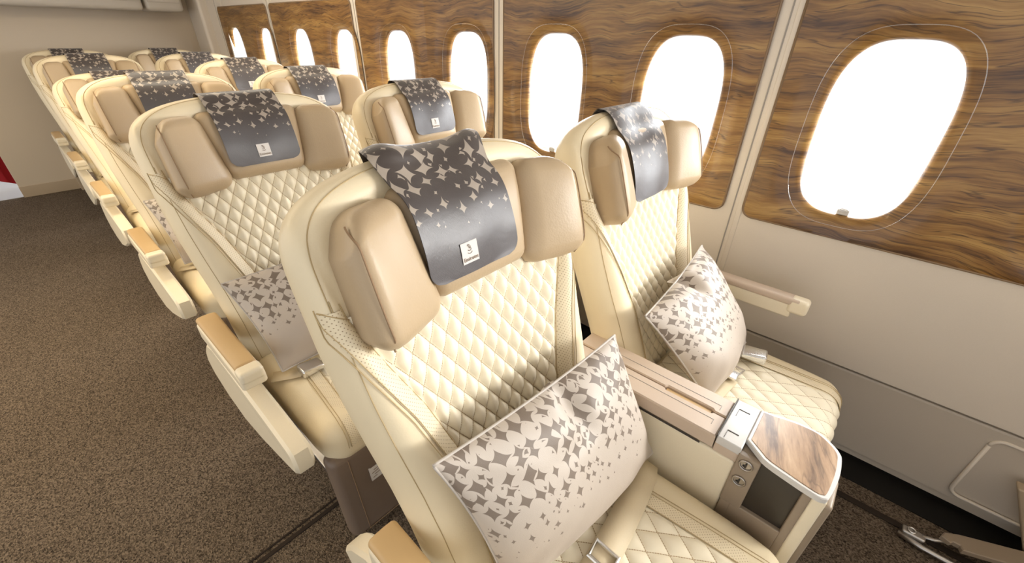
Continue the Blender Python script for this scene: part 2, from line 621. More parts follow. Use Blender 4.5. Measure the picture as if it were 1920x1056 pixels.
def kids(o):
    return [c for c in bpy.data.objects if c.parent == o]


def dup(root, loc, label):
    def cp(o, par):
        c = o.copy()
        COL.objects.link(c)
        c.parent = par
        for k in CH.get(o.name, ()):
            cp(k, c)
        return c
    r = cp(root, None)
    r.location = loc
    r['label'] = label
    return r


CH = {}


def snapshot():
    CH.clear()
    for o in bpy.data.objects:
        if o.parent is not None:
            CH.setdefault(o.parent.name, []).append(o)

# ------------------------------------------------------------------ seat geometry (column frame: crest of the back at y = 0)
AL = math.radians(18.26)
SA, CA = math.sin(AL), math.cos(AL)
Y0, Z0 = -0.277, 0.45
ROWY = 0.45                                  # a seat's Empty sits on the floor this far in front of the crest
COLX = (0.0, 0.6935)
HTOP = 0.826


def BP(x, h, n):
    return np.stack(np.broadcast_arrays(x, Y0 + h * SA - n * CA, Z0 + h * CA + n * SA), -1)


def sstep(x, a, b):
    t = np.clip((np.asarray(x, float) - a) / (b - a), 0, 1)
    return t * t * (3 - 2 * t)


def hw(h):
    h = np.asarray(h, float)
    w = np.interp(h, [-.06, 0, .14, .25, .35, .45, .55, .65, .9], [.262, .266, .272, .281, .293, .303, .309, .310, .310])
    t = np.clip((h - 0.66) / (HTOP - 0.66), 0, 1)
    return w * np.power(np.clip(1 - t ** 3.5, 0, 1), 1 / 2.6)


def hwq(h):
    return np.interp(h, [-.1, 0.05, .15, .27, .4, .5, .6, .7], [.135, .138, .142, .155, .192, .232, .268, .28])


def outline():
    hs = np.concatenate([np.linspace(-0.06, .66, 60), .66 + (HTOP - .66) * np.sin(np.linspace(0, math.pi / 2, 60))[1:]])
    w = hw(hs)
    L_ = np.stack([-w, hs], 1)
    Rr = np.stack([w, hs], 1)[::-1]
    return np.concatenate([L_, Rr])


OUT = outline()


def dist_out(x, h):
    p = np.stack([np.ravel(x), np.ravel(h)], 1)
    a = OUT[:-1]
    b = OUT[1:]
    ab = b - a
    l2 = (ab ** 2).sum(1) + 1e-12
    t = np.clip(((p[:, None] - a) * ab).sum(2) / l2, 0, 1)
    q = a + ab * t[..., None]
    return np.sqrt(((p[:, None] - q) ** 2).sum(2).min(1)).reshape(np.shape(x))


TH = 0.05


def nf(x, h):
    """front surface of the backrest."""
    ax = np.abs(x)
    q = hwq(h)
    w = np.maximum(hw(h), .02)
    u = np.clip((ax - q) / np.maximum(w - q, .02), 0, 1)
    bol = np.sin(np.pi * np.clip(u * 1.0, 0, 1) ** 0.8) * np.interp(h, [0, .3, .5, .62, .7], [.034, .030, .022, .012, .006])
    low = np.interp(h, [0, .1, .35, .5], [.02, .012, .004, 0])
    ctr = -.014 * (1 - np.clip(ax / q, 0, 1) ** 2) * (1 - sstep(h, .7, .8))
    rec = -.007 * sstep(h, .56, .66) * (1 - sstep(h, .745, .80)) * (1 - sstep(ax, .22, .275))
    d = np.minimum(dist_out(x, h), TH)
    roll = TH - np.sqrt(np.maximum(TH ** 2 - (TH - d) ** 2, 0))
    return bol * (1 - 0.0) + ctr + rec + low * u - roll


def nb(x, h):
    d = np.minimum(dist_out(x, h), TH)
    roll = TH - np.sqrt(np.maximum(TH ** 2 - (TH - d) ** 2, 0))
    return -2 * TH + roll


def back_rows():
    return np.concatenate([np.linspace(-.06, .60, 48), .60 + (.9985 * HTOP - .60) * np.sin(np.linspace(0, math.pi / 2, 34))[1:]])


def side_params(n=60):
    return np.sin(np.linspace(-math.pi / 2, math.pi / 2, n)) * 0.35 + np.linspace(-1, 1, n) * 0.65


def surf_tube(mb, xs, hs, r=.0010, off=.0004, n=5):
    xs, hs = np.array(xs, float), np.array(hs, float)
    P = BP(xs, hs, nf(xs, hs) + off)
    mb.tube([tuple(p) for p in P], r, n)


def make_back(root):
    hs = back_rows()
    ph = np.linspace(0, math.pi / 2, 13)[1:]
    rows = []
    for h in hs:
        w = float(hw(h))
        e = min(TH, w * .7)
        rt = w - e * (1 - np.sin(ph))
        xs = np.concatenate([-rt[::-1], np.linspace(-(w - e), w - e, 42), rt])
        rows.append(xs)
    Xx = np.array(rows)
    Hh = np.repeat(hs[:, None], Xx.shape[1], 1)
    F = BP(Xx, Hh, nf(Xx, Hh))
    Bk = BP(Xx, Hh, nb(Xx, Hh))[:, ::-1][:, 1:-1]
    mb = MB().grid(np.concatenate([F, Bk], 1), closed_u=True)
    b = mb.build('backrest', 'cream', root)
    # quilted diamonds
    DX, DH = 0.0405, 0.066
    t = np.linspace(-.03, .605, 216)
    s = np.linspace(-1, 1, 190)
    Hh = np.repeat(t[:, None], len(s), 1)
    Xx = s[None, :] * hwq(t)[:, None]
    p = Xx / DX + Hh / DH
    q = Xx / DX - Hh / DH
    ap = np.abs((p + .5) % 1 - .5) * 2
    aq = np.abs((q + .5) % 1 - .5) * 2
    puff = .0125 * (np.clip(1 - (1 - ap) ** 2.2, 0, 1) * np.clip(1 - (1 - aq) ** 2.2, 0, 1)) ** .8
    puff *= np.clip((1 - np.abs(s[None, :])) * 14, 0, 1)
    mb = MB().grid(BP(Xx, Hh, nf(Xx, Hh) + .001 + puff))
    mb.build('quilted_panel', 'quilt', b, uvs={'uv': np.stack([p.ravel(), q.ravel()], 1)})
    st = MB()
    for sg in (-1, 1):
        t = np.linspace(-.03, .622, 70)
        u = np.linspace(0, 1, 9)
        Hh = np.repeat(t[:, None], 9, 1)
        Xx = sg * (hwq(t)[:, None] + u[None, :] * .036)
        Xx = np.clip(Xx, -(hw(t)[:, None] - .008), hw(t)[:, None] - .008)
        P = BP(Xx, Hh, nf(Xx, Hh) + .0018)
        if sg > 0:
            P = P
        else:
            P = P[:, ::-1]
            Xx = Xx[:, ::-1]
        MB().grid(P).build('perforated_strip', 'perf', b, uvs={'uv': np.stack([Xx.ravel(), Hh.ravel()], 1)})
        for o in (.001, .034, .043):
            hh = np.linspace(-.03, .63, 60)
            surf_tube(st, sg * np.minimum(hwq(hh) + o, hw(hh) - .006), hh, off=.0022)
        # seam running round the outer edge
        hh = np.linspace(-.05, .64, 50)
        xs = sg * (hw(hh) - .024)
        surf_tube(st, xs, hh)
        # short seam that closes the perforated strip behind the headrest
        surf_tube(st, sg * np.linspace(.302, .262, 8), np.linspace(.625, .598, 8), off=.0022)
        surf_tube(st, sg * np.linspace(.262, .235, 8), np.linspace(.598, .66, 8), off=.0022)
    ww = [(-1, h) for h in np.linspace(.64, .70, 6)]
    # rounded top seam
    a = np.linspace(0, 1, 70)
    hh = .62 + (.816 - .62) * np.sin(np.linspace(0, math.pi / 2, 40))
    t = np.clip((hh - .655) / (.8165 - .655), 0, 1)
    xs = .288 * np.power(np.clip(1 - t ** 3.5, 0, 1), 1 / 2.6)
    full = np.concatenate([-xs, xs[::-1][1:]])
    fh = np.concatenate([hh, hh[::-1][1:]])
    surf_tube(st, full, fh)
    st.build('stitching', 'thread', b)
    return b


HRX = .004


def make_headrest(root):
    """Tan pillow in three sections with wings that fold forward."""
    def place(p):
        x, h, n = p
        return BP(x, h, n)

    def centre(p, d):
        x, h, n = p
        a, b_ = x / d[0], h / d[1]
        n = n + (0.016 * (1 - a * a) * (1 - abs(b_) ** 3) if n > 0 else 0)
        n -= .010 * (b_ > 0) * b_ ** 2
        return (x * (1 + .13 * b_), h, n)
    mb = MB().rbox((HRX, .670, .000), (.134, .103, .030), .026, 5, (8, 6, 1), centre)
    mb.mapv(place)
    hr = mb.build('headrest', 'tan', root)
    st = MB()
    for sg in (-1, 1):
        def wing(p, d, sg=sg):
            x, h, n = p
            a = sg * x / d[0]                      # -1 inner .. 1 outer
            b_ = h / d[1]
            u = (a + 1) / 2
            if n > 0:
                n = n + .012 * (1 - a * a) * (1 - abs(b_) ** 3)
            x = x + sg * .017 * b_ * (1 - u)
            n = n * (0.80 + .45 * u) + (.028 * u ** 1.4 if n > 0 else .010 * u)
            o = max(0, (a - .05) / .95)
            h = h * (1 + .06 * u) * math.sqrt(max(0, 1 - (.72 if b_ > 0 else .26) * o ** 2.2 * min(1, abs(b_) * 1.1))) - .016 * u
            return (x, h, n)
        w = MB().rbox((sg * .197 + HRX, .658, .006), (.070, .107, .042), .034, 6, (6, 6, 1), wing)
        w.mapv(place)
        wo = w.build('headrest_wing', 'tan', hr)
        # piping seam that separates the face from the side gusset
        pts = []
        for tt in np.linspace(0, 1, 30):
            ang = math.radians(-80 + 160 * tt)
            b_ = max(-1, min(1, 1.02 * math.sin(ang)))
            a = .60 + .18 * max(0, math.cos(ang)) ** .5
            x = sg * .070 * a
            h = .107 * b_
            u = (a + 1) / 2
            edge = .0395 - .020 * max(0, abs(b_) - .72) / .28
            n = edge + .012 * (1 - a * a) * (1 - abs(b_) ** 3)
            x = x + sg * .017 * b_ * (1 - u)
            n = n * (0.80 + .45 * u) + .028 * u ** 1.4
            h2 = h * (1 + .06 * u) - .016 * u
            o = max(0, (a - .05) / .95)
            h2 = h * (1 + .06 * u) * math.sqrt(max(0, 1 - (.72 if b_ > 0 else .26) * o ** 2.2 * min(1, abs(b_) * 1.1))) - .016 * u
            x2 = x + sg * .017 * b_ * (1 - u)
            pts.append(tuple(BP(x2 + sg * .197 + HRX, h2 + .658, n + .006)))
        MB().tube(pts, .0016, 5).build('seam', 'tanthread', wo)
    return hr


def cushion_path(t):
    """arc length t along the top of the cushion, from the back to over the front lip -> y, z, ny, nz."""
    t = np.asarray(t, float)
    L1 = .425
    r = .055
    L2 = r * math.pi / 2
    y = np.where(t < L1, -.29 - t, np.where(t < L1 + L2, -.29 - L1 - r * np.sin((t - L1) / r), -.29 - L1 - r))
    z = np.where(t < L1, .466, np.where(t < L1 + L2, .411 + r * np.cos((t - L1) / r), .411 - (t - L1 - L2)))
    ny = np.where(t < L1, 0, np.where(t < L1 + L2, -np.sin((t - L1) / r), -1))
    nz = np.where(t < L1, 1, np.where(t < L1 + L2, np.cos((t - L1) / r), 0))
    # slight crown and forward rise
    z = z + .006 * np.sin(np.clip(t / .45, 0, 1) * math.pi)
    return y, z, ny, nz


def cq(t):
    return np.interp(t, [0, .2, .45, .6], [.132, .145, .166, .168])


def CP(x, t, n):
    y, z, ny, nz = cushion_path(t)
    return np.stack(np.broadcast_arrays(x, y + n * ny, z + n * nz), -1)


def make_cushion(root):
    def warp(p, d):
        x, y, z = p
        a, b_ = x / d[0], y / d[1]
        if z > 0:
            z = z + .006 * math.cos(b_ * math.pi / 2) * 1.0 + .004 * (1 - (abs(a) - .8) ** 2 * 4) * (abs(a) > .5)
        f = max(0, (-b_ - .55) / .45)
        x = x * (1 - .055 * f * f)
        return (x, y, z)
    mb = MB().rbox((0, -.515, .391), (.268, .255, .075), .055, 6, (10, 10, 1), warp)
    c = mb.build('seat_cushion', 'cream', root)
    DX, DH = .053, .079
    t = np.linspace(0.0, .535, 190)
    s = np.linspace(-1, 1, 140)
    T = np.repeat(t[:, None], len(s), 1)
    Xx = s[None, :] * cq(t)[:, None]
    p = Xx / DX + T / DH
    q = Xx / DX - T / DH
    ap = np.abs((p + .5) % 1 - .5) * 2
    aq = np.abs((q + .5) % 1 - .5) * 2
    puff = .0062 * (np.clip(1 - (1 - ap) ** 2.2, 0, 1) * np.clip(1 - (1 - aq) ** 2.2, 0, 1)) ** .8
    puff *= np.clip((1 - np.abs(s[None, :])) * 14, 0, 1)
    P = CP(Xx, T, .002 + puff)[:, ::-1]
    MB().grid(P).build('quilted_panel', 'quilt', c, uvs={'uv': np.stack([p[:, ::-1].ravel(), q[:, ::-1].ravel()], 1)})
    st = MB()
    for sg in (-1, 1):
        u = np.linspace(0, 1, 7)
        t2 = np.linspace(0, .53, 60)
        T = np.repeat(t2[:, None], 7, 1)
        Xx = sg * (cq(t2)[:, None] + u[None, :] * .036)
        P = CP(Xx, T, .0045)
        if sg > 0:
            P, Xx = P[:, ::-1], Xx[:, ::-1]
        MB().grid(P).build('perforated_strip', 'perf', c, uvs={'uv': np.stack([Xx.ravel(), T.ravel()], 1)})
        for o in (.001, .035, .043):
            st.tube([tuple(v) for v in CP(sg * (cq(t2) + o), t2, .005)], .0010, 5)
        # outer edge seam
        yy = np.linspace(-.30, -.71, 30)
        st.tube([(sg * (.2625 - .05 * max(0, (-y - .62) / .15) ** 2 * .3), y, .4335 + .004) for y in yy], .0010, 5)
    st.build('stitching', 'thread', c)
    return c


def make_legrest(root):
    def warp(p, d):
        x, y, z = p
        b_ = z / d[2]
        y = y - .040 * (.5 - b_ * .5)            # bottom kicks forward a little
        if y < 0:
            y -= .006 * (1 - (x / d[0]) ** 2)
        return (x, y, z)
    mb = MB().rbox((0, -.732, .195), (.272, .030, .165), .024, 5, (6, 1, 6), warp)
    o = mb.build('leg_rest', 'taupe', root)
    # stitched border
    st = MB()
    loop = [(-.222, k) for k in np.linspace(.9, -.92, 14)] + [(x, -.92) for x in np.linspace(-.2, .2, 9)] + [(.222, k) for k in np.linspace(-.92, .9, 14)]
    st.tube([(x, -.7625 - .040 * (.5 - k / 2) - .003 - .003 * (1 - (x / .27) ** 2), .195 + .16 * k) for x, k in loop], .0012, 5)
    st.build('stitching', 'tanthread', o)
    lab = MB()
    for (x0, x1, z0, z1, off) in ((-.175, -.140, .215, .265, .0),):
        P = []
        for z in (z0, z1):
            b_ = (z - .195) / .165
            yb = -.732 - .030 - .040 * (.5 - b_ / 2) - .0066
            P.append([(x0, yb, z), (x1, yb, z)])
        lab.grid(np.array(P))
        lab.grid(np.array(P)[:, ::-1] + np.array([0, .003, 0]))
    lo = lab.build('pull_tab', 'labelcloth', o)
    lo['label'] = 'small grey pull tab with dark marks'
    mk = MB()
    for i in range(4):
        z = .226 + i * .009
        b_ = (z - .195) / .165
        yb = -.732 - .030 - .040 * (.5 - b_ / 2) - .0076
        x0 = -.169 + (i % 2) * .008
        mk.tube([(x0, yb, z), (x0 + .014 + (i % 3) * .004, yb, z + .002)], .0013, 4)
    mk.build('print', 'ink', lo)
    return o


def make_legs(root):
    for sg in (-1, 1):
        mb = MB()
        mb.rbox((sg * .19, -.18, .165), (.018, .03, .165), .006, 2)
        mb.rbox((sg * .19, -.42, .26), (.018, .24, .05), .008, 2)
        mb.rbox((sg * .19, -.34, .012), (.022, .22, .012), .004, 2)
        mb.build('seat_leg', 'steel', root)


def make_aisle_arm(root):
    """Padded armrest on the aisle side and the plastic cover beneath it."""
    def body(p, d):
        x, y, z = p
        b_ = y / d[1]                       # -1 front .. 1 rear
        if z < 0:
            z = z * (1 + .75 * max(0, b_ + .6))
        return (x, y, z)
    a = MB().rbox((-.322, -.345, .568), (.033, .19, .022), .010, 3, (1, 8, 1), body).build('armrest', 'shell', root)

    def padw(p, d):
        x, y, z = p
        b_ = y / d[1]
        x = x * (1.0 + .05 * b_)
        if z > 0:
            z += .003 * (1 - (x / d[0]) ** 2)
        return (x, y, z)
    MB().rbox((-.322, -.327, .5965), (.0290, .172, .010), .009, 4, (4, 6, 1), padw).build('armrest_pad', 'pad', a)
    MB().rbox((-.322, -.517, .588), (.0315, .024, .0195), .012, 5, (2, 2, 1)).build('end_cap', 'shell', a)
    # side cover: polygon in y-z extruded across x
    poly = [(-.02, .40), (.03, .33), (.0, .27), (-.12, .235), (-.28, .235), (-.46, .285), (-.62, .345), (-.735, .390), (-.765, .405), (-.772, .44), (-.765, .478), (-.74, .488), (-.60, .496), (-.40, .502), (-.18, .500), (-.10, .47)]
    mb = MB().prism(poly[::-1], -.026, .026, .008)
    mb.mapv(lambda p: (p[2] - .322, p[0], p[1]))
    mb.f = [f[::-1] for f in mb.f]
    mb.build('side_panel', 'shell', root, angle=40)
    MB().tube([(-.347, y, z) for y, z in ((-.10, .452), (-.2, .468), (-.45, .466), (-.74, .452))], .0012, 5).build('panel_line', 'groove', root)


def make_window_arm(root):
    a = MB().rbox((.318, -.315, .620), (.019, .235, .026), .008, 3, (1, 4, 1)).build('armrest', 'shell', root)
    MB().rbox((.318, -.325, .655), (.024, .245, .013), .010, 4, (1, 4, 1)).build('armrest_rail', 'beige', a)
    MB().rbox((.318, -.562, .642), (.0245, .030, .027), .014, 5, (1, 1, 1)).build('end_cap', 'shell', a)


def ribbon(pts, width, thick, wdir):
    """flat strap along pts, width along wdir(i)."""
    P = []
    for i, p in enumerate(pts):
        p = Vector(p)
        w = Vector(wdir).normalized() * (width / 2)
        t = (Vector(pts[min(i + 1, len(pts) - 1)]) - Vector(pts[max(i - 1, 0)])).normalized()
        nn = t.cross(w).normalized() * (thick / 2)
        P.append([p - w - nn, p + w - nn, p + w + nn, p - w + nn])
    A = np.array([[tuple(v) for v in r] for r in P])
    mb = MB().grid(A, closed_u=True)
    n = len(pts)
    mb.f.append((3, 2, 1, 0))
    mb.f.append(tuple((n - 1) * 4 + k for k in range(4)))
    return mb


def make_belt(root, kind):
    if kind == 'hero':
        pts = [(.262, -.425, .468), (.22, -.44, .480), (.14, -.452, .485), (.06, -.462, .487), (-.02, -.468, .487), (-.07, -.47, .485)]
        b = ribbon(pts, .062, .003, (.05, 1, .05)).build('seat_belt', 'belt', root)
        m = MB()
        fr = [(-.045, -.497), (-.008, -.494), (-.006, -.442), (-.043, -.445), (-.045, -.497)]
        m.tube([(x, y, .493) for x, y in fr], .0052, 8)
        m.build('buckle', 'chrome', b, angle=40)
        return b
    if kind == 'window':
        pts = [(-.262, -.455, .478), (-.15, -.468, .484), (-.06, -.478, .484), (.005, -.486, .484)]
        b = ribbon(pts, .046, .003, (.05, 1, .02)).build('seat_belt', 'belt', root)
        ribbon([(.25, -.40, .476), (.20, -.44, .482), (.16, -.47, .484)], .046, .003, (.6, .8, .0)).build('belt_strap', 'belt', b)
        m = MB()

        def bw(p, d):
            x, y, z = p
            z *= (1.0 - .35 * y / d[1])
            x *= 1 + .12 * y / d[1]
            return (x, y, z)
        m.rbox((0, 0, 0), (.028, .037, .013), .008, 4, (2, 2, 1), bw)
        R3 = Matrix.Rotation(.15, 3, 'Z')
        m.mapv(lambda p: R3 @ Vector(p) + Vector((.146, -.510, .510)))
        m.build('buckle', 'chrome', b)
        t = MB()
        t.rbox((.012, -.482, .496), (.020, .022, .005), .003, 2)
        t.tube([(.03, -.504, .496), (.058, -.509, .497), (.060, -.479, .497), (.032, -.466, .496), (.03, -.504, .496)], .004, 6)
        t.build('latch_plate', 'chrome', b, angle=40)
        return b
    pts = [(-.26, -.43, .47), (-.22, -.47, .482), (-.19, -.49, .486)]
    b = ribbon(pts, .046, .003, (.5, .8, 0)).build('seat_belt', 'belt', root)

    def bw(p, d):
        x, y, z = p
        z *= (1.0 - .35 * x / d[0])
        return (x, y, z)
    m = MB().rbox((-.165, -.500, .494), (.034, .026, .011), .007, 4, (2, 2, 1), bw)
    m.build('buckle', 'chrome', b)
    return b


def finish(root):
    for o in kids(root):
        o.location = (0, ROWY, 0)


def recline(root, ang, names=('backrest', 'headrest')):
    piv = Vector((0, Y0 + ROWY, Z0))
    R3 = Matrix.Rotation(-ang, 3, 'X')
    for o in kids(root):
        if o.name.split('.')[0] in names:
            loc = Vector(o.location)
            o.rotation_euler = (-ang, 0, 0)
            o.location = piv + R3 @ (loc - piv)


def base_seat(name, label, loc, group):
    r = empty(name, loc, label, 'seat', group)
    make_back(r)
    make_headrest(r)
    make_cushion(r)
    make_legrest(r)
    make_legs(r)
    return r


# ------------------------------------------------------------------ the setting
WX = 1.162           # plane of the window wall
YF, YR = -2.6, 5.30  # front and rear ends
ZP0, ZP1 = .842, 1.575
SEAMS = [-1.55, -.246, .952, 2.20, 3.495, 4.70]
WINS = [-.556, .050, .625, 1.195, 1.795, 2.405, 3.045, 3.70, 4.395]

struct(box(-3.2, WX + .1, YF, YR + .35, -.05, 0, .002).build('floor', 'carpet'))
fl = box(-1.6, -.73, YR + .02, YR + 1.6, .0005, .004, .001).build('floor_galley', 'galley')
struct(fl)
struct(box(-3.2, 1.0, YF, YR + .3, 2.25, 2.30, .002).build('ceiling', 'ceiling'))
# cabin cross joint in the carpet
struct(box(-3.2, .28, .372, .386, 0, .0035, .001).build('trim_carpet_joint', 'seam'))
struct(box(-3.2, .28, .398, .404, 0, .003, .001).build('trim_carpet_joint_edge', 'seam'))
# unseen partition added behind the camera to block low light on the first row
struct(box(-.75, WX + .05, -1.95, -1.90, 0, 1.22, .004).build('wall_front_light_blocker', 'bulk'))
# dado under the windows: an upper plate, a recessed lower plate, dark gap at the floor
mb = MB()
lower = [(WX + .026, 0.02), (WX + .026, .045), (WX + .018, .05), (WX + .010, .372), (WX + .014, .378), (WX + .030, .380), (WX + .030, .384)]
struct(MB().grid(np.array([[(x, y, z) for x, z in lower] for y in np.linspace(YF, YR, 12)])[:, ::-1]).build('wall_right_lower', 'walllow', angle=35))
prof = [(WX + .030, .383), (WX + .030, .388), (WX + .004, .390), (WX, .394), (WX, .48), (WX, .866)]
mb.grid(np.array([[(x, y, z) for x, z in prof] for y in np.linspace(YF, YR, 12)])[:, ::-1])
mb.grid(np.array([[(WX + .12, y, z) for z in (.02, .9)] for y in (YF, YR)]))
struct(mb.build('wall_right', 'wall', angle=35))
struct(box(1.075, WX + .06, YF, YR, -.001, .004, .001).build('baseboard_right', 'black'))
struct(box(WX + .03, WX + .06, YF, YR, .0, .06, .001).build('baseboard_right_gap', 'black'))
# strip above the windows that curves in to the ceiling
a = np.linspace(0, math.pi / 2, 14)
pr = [(WX + .008, 1.54), (WX + .006, 1.60)] + [(WX + .006 - .30 * (1 - math.cos(t)), 1.60 + .62 * math.sin(t)) for t in a[1:]]
mb = MB().grid(np.array([[(x, y, z) for x, z in pr] for y in np.linspace(YF, YR, 8)])[:, ::-1])
struct(mb.build('wall_right_cove', 'wall'))
# pillars between the veneer panels, each with its joint line
for i, y in enumerate(SEAMS):
    wdt = .075 if i < 5 else .16
    y1 = y + (wdt if i < 5 else .62)
    p = box(WX + .0003, WX + .03, y - wdt, y1, .86, 1.66, .001).build('trim_window_pillar', 'wall')
    struct(p)
    g = MB()
    g.rbox((WX - .0005, y, 1.03), (.0014, .0022, .63), .001, 1)
    struct(g.build('trim_pillar_joint', 'groove'))
    g = MB()
    g.rbox((WX + .0012, y - .024, 1.05), (.0035, .010, .64), .003, 2)
    struct(g.build('trim_pillar_rib', 'wall'))


def srect(a, w, h, p=3.1):
    """superellipse point at angle a with half sizes w, h."""
    c, s = math.cos(a), math.sin(a)
    k = (abs(c) ** p + abs(s) ** p) ** (-1 / p)
    return k * c * w, k * s * h


def cellpt(a, y0, y1, z0, z1, rc, left, right):
    """ray from the centre of the cell to its rounded boundary (u along y, v along z), y0<0<y1 around the window."""
    c, s = math.cos(a), math.sin(a)
    t = 1e9
    if c > 1e-9:
        t = min(t, y1 / c)
    if c < -1e-9:
        t = min(t, y0 / c)
    if s > 1e-9:
        t = min(t, z1 / s)
    if s < -1e-9:
        t = min(t, z0 / s)
    u, v = c * t, s * t
    for (side, yy) in ((right, y1), (left, y0)):
        if not side:
            continue
        sg = 1 if yy > 0 else -1
        for zz in (z0, z1):
            sz = 1 if zz > 0 else -1
            cu, cv = yy - sg * rc, zz - sz * rc
            if (u - cu) * sg > 0 and (v - cv) * sz > 0:
                # intersect ray with the corner circle
                b = cu * c + cv * s
                d = b * b - (cu * cu + cv * cv - rc * rc)
                t2 = b + math.sqrt(max(d, 0))
                u, v = c * t2, s * t2
    return u, v


WCZ, WHW, WHH = 1.160, .146, .247


def veneer(y0, y1, wins, idx):
    """One glossy veneer panel whose window openings flare outward."""
    mb = MB()
    mids = [y0] + [(a + b) / 2 for a, b in zip(wins[:-1], wins[1:])] + [y1]
    fine = MB()
    for k, yc in enumerate(wins):
        c0, c1 = mids[k] - yc, mids[k + 1] - yc
        z0, z1 = ZP0 - WCZ, ZP1 - WCZ
        angs = list(np.linspace(0, 2 * math.pi, 121)[:-1])
        for (u, v) in ((c0, z0), (c1, z0), (c0, z1), (c1, z1)):
            angs.append(math.atan2(v, u) % (2 * math.pi))
        angs = sorted(set(round(x, 5) for x in angs))
        rings = []
        prof = [(.002, .040), (.0, .027), (.002, .021), (.006, .016), (.013, .011), (.022, .0075), (.034, .004), (.048, .001), (.060, -.001), (.072, -.003)]
        for dd, dep in prof:
            ring = []
            for a_ in angs:
                u, v = srect(a_, WHW + dd, WHH + dd * 1.0)
                ring.append((WX - .006 + dep, yc + u, WCZ + v))
            rings.append(ring)
        for m in (.35, .7, 1.0):
            ring = []
            for a_ in angs:
                u0, v0 = srect(a_, WHW + .072, WHH + .072)
                u1, v1 = cellpt(a_, c0, c1, z0, z1, .035, k == 0, k == len(wins) - 1)
                ring.append((WX - .009 + .003 * m, yc + u0 + (u1 - u0) * m, WCZ + v0 + (v1 - v0) * m))
            rings.append(ring)
        mb.grid(np.array(rings), closed_u=True)
        # turned-back edge
    o = mb.build('wall_veneer_panel', 'wood', smooth_=True, angle=50)
    struct(o)
    # brown edge bead round the panel
    e = MB()
    pts = []
    rc = .035
    for (cy, cz, a0) in ((y1 - rc, ZP1 - rc, 0), (y0 + rc, ZP1 - rc, 90), (y0 + rc, ZP0 + rc, 180), (y1 - rc, ZP0 + rc, 270)):
        for q in range(7):
            t = math.radians(a0 + 15 * q)
            pts.append((WX - .004, cy + rc * math.cos(t), cz + rc * math.sin(t)))
    pts.append(pts[0])
    e.tube(pts, .0042, 6)
    e.build('panel_edge', 'edge', o)
    return o


GAP = .034
panels = []
for i in range(5):
    y0, y1 = SEAMS[i] + GAP, SEAMS[i + 1] - GAP
    if i == 0:
        w = [-1.12, WINS[0]]
    else:
        w = [v for v in WINS if y0 < v < y1]
    y1 = y1 if i < 4 else y1 - .02
    panels.append(veneer(y0, y1, w, i))

# windows: gasket ring, pane, clear inner cover with its rim, little vent block
for n, yc in enumerate([-1.12] + WINS):
    ang = np.linspace(0, 2 * math.pi, 97)[:-1]
    mb = MB()
    rings = []
    for dd, x in ((.004, WX + .030), (.001, WX + .033), (.004, WX + .040), (.03, WX + .042)):
        rings.append([(x, yc + srect(a_, WHW + dd, WHH + dd)[0], WCZ + srect(a_, WHW + dd, WHH + dd)[1]) for a_ in ang])
    mb.grid(np.array(rings), closed_u=True)
    fr = mb.build('window_%d' % (n + 1), 'wall')
    struct(fr)
    pane = MB()
    vs = [(WX + .037, yc + srect(a_, WHW, WHH)[0], WCZ + srect(a_, WHW, WHH)[1]) for a_ in ang]
    pane.add(vs, [tuple(range(len(vs)))])
    pane.build('pane', 'glass', fr)
    # clear plastic cover set into the flare: only its rounded rim catches light
    rim = MB()
    for dd, xx, rr in ((.020, WX + .006, .0026), (.034, WX - .001, .0016)):
        rim.tube([(xx, yc + srect(a_, WHW + dd, WHH + dd)[0], WCZ + srect(a_, WHW + dd, WHH + dd)[1]) for a_ in np.linspace(0, 2 * math.pi, 97)], rr, 8, cap=False)
    rim.build('cover_rim', 'clear', fr)
    v = MB()
    v.rbox((WX + .026, yc - .008, WCZ - WHH + .010), (.008, .017, .010), .004, 2)
    v.tube([(WX + .017, yc - .008 + .012 * math.cos(t), WCZ - WHH + .017 + .005 * math.sin(t)) for t in np.linspace(0, 2 * math.pi, 13)], .0018, 5)
    v.build('vent_block', 'silver', fr, angle=40)

# access panel outline low on the wall
pts = []
for (cy, cz, a0) in ((-1.165 - .03, .345 - .03, 0), (-1.48 + .03, .345 - .03, 90), (-1.48 + .03, .075 + .03, 180), (-1.165 - .03, .075 + .03, 270)):
    for q in range(7):
        t = math.radians(a0 + 15 * q)
        pts.append((WX + .010, cy + .03 * math.cos(t), cz + .03 * math.sin(t)))
pts.append(pts[0])
struct(MB().tube(pts, .006, 8).build('trim_access_panel', 'wall'))

# rear bulkhead, kick strip, overhead bin above it
struct(box(-.725, WX + .05, YR, YR + .04, 0, 2.25, .004).build('wall_rear', 'bulk'))
struct(box(-.727, WX, YR - .006, YR + .001, 0, .10, .002).build('baseboard_rear', 'kick'))
struct(box(-.33, -.27, YR - .10, YR, 0, .30, .006).build('trim_bulkhead_foot', 'kick'))
struct(box(1.085, WX + .03, 4.93, YR + .01, .0, 2.2, .03, seg=5).build('trim_corner_fairing', 'wall'))
struct(box(-3.2, -.3, YR + 1.6, YR + 1.65, 0, 2.25, .004).build('wall_galley', 'bulk'))
for nm, x0, x1, lab in (('overhead_bin', -.9, .655, 'grey overhead bin along the top of the rear bulkhead, left of the seam'), ('overhead_bin', .675, .97, 'short grey overhead bin above the bulkhead, right of the seam next to the wall')):
    b = box(x0, x1, 4.96, YR - .004, 1.53, 1.95, .035, seg=5).build(nm, 'bin')
    tag(b, lab, 'bin', 'overhead bins above the rear bulkhead')
    box(x0 + .02, x1 - .02, 4.952, 4.965, 1.60, 1.90, .006).build('bin_door', 'bin', b)

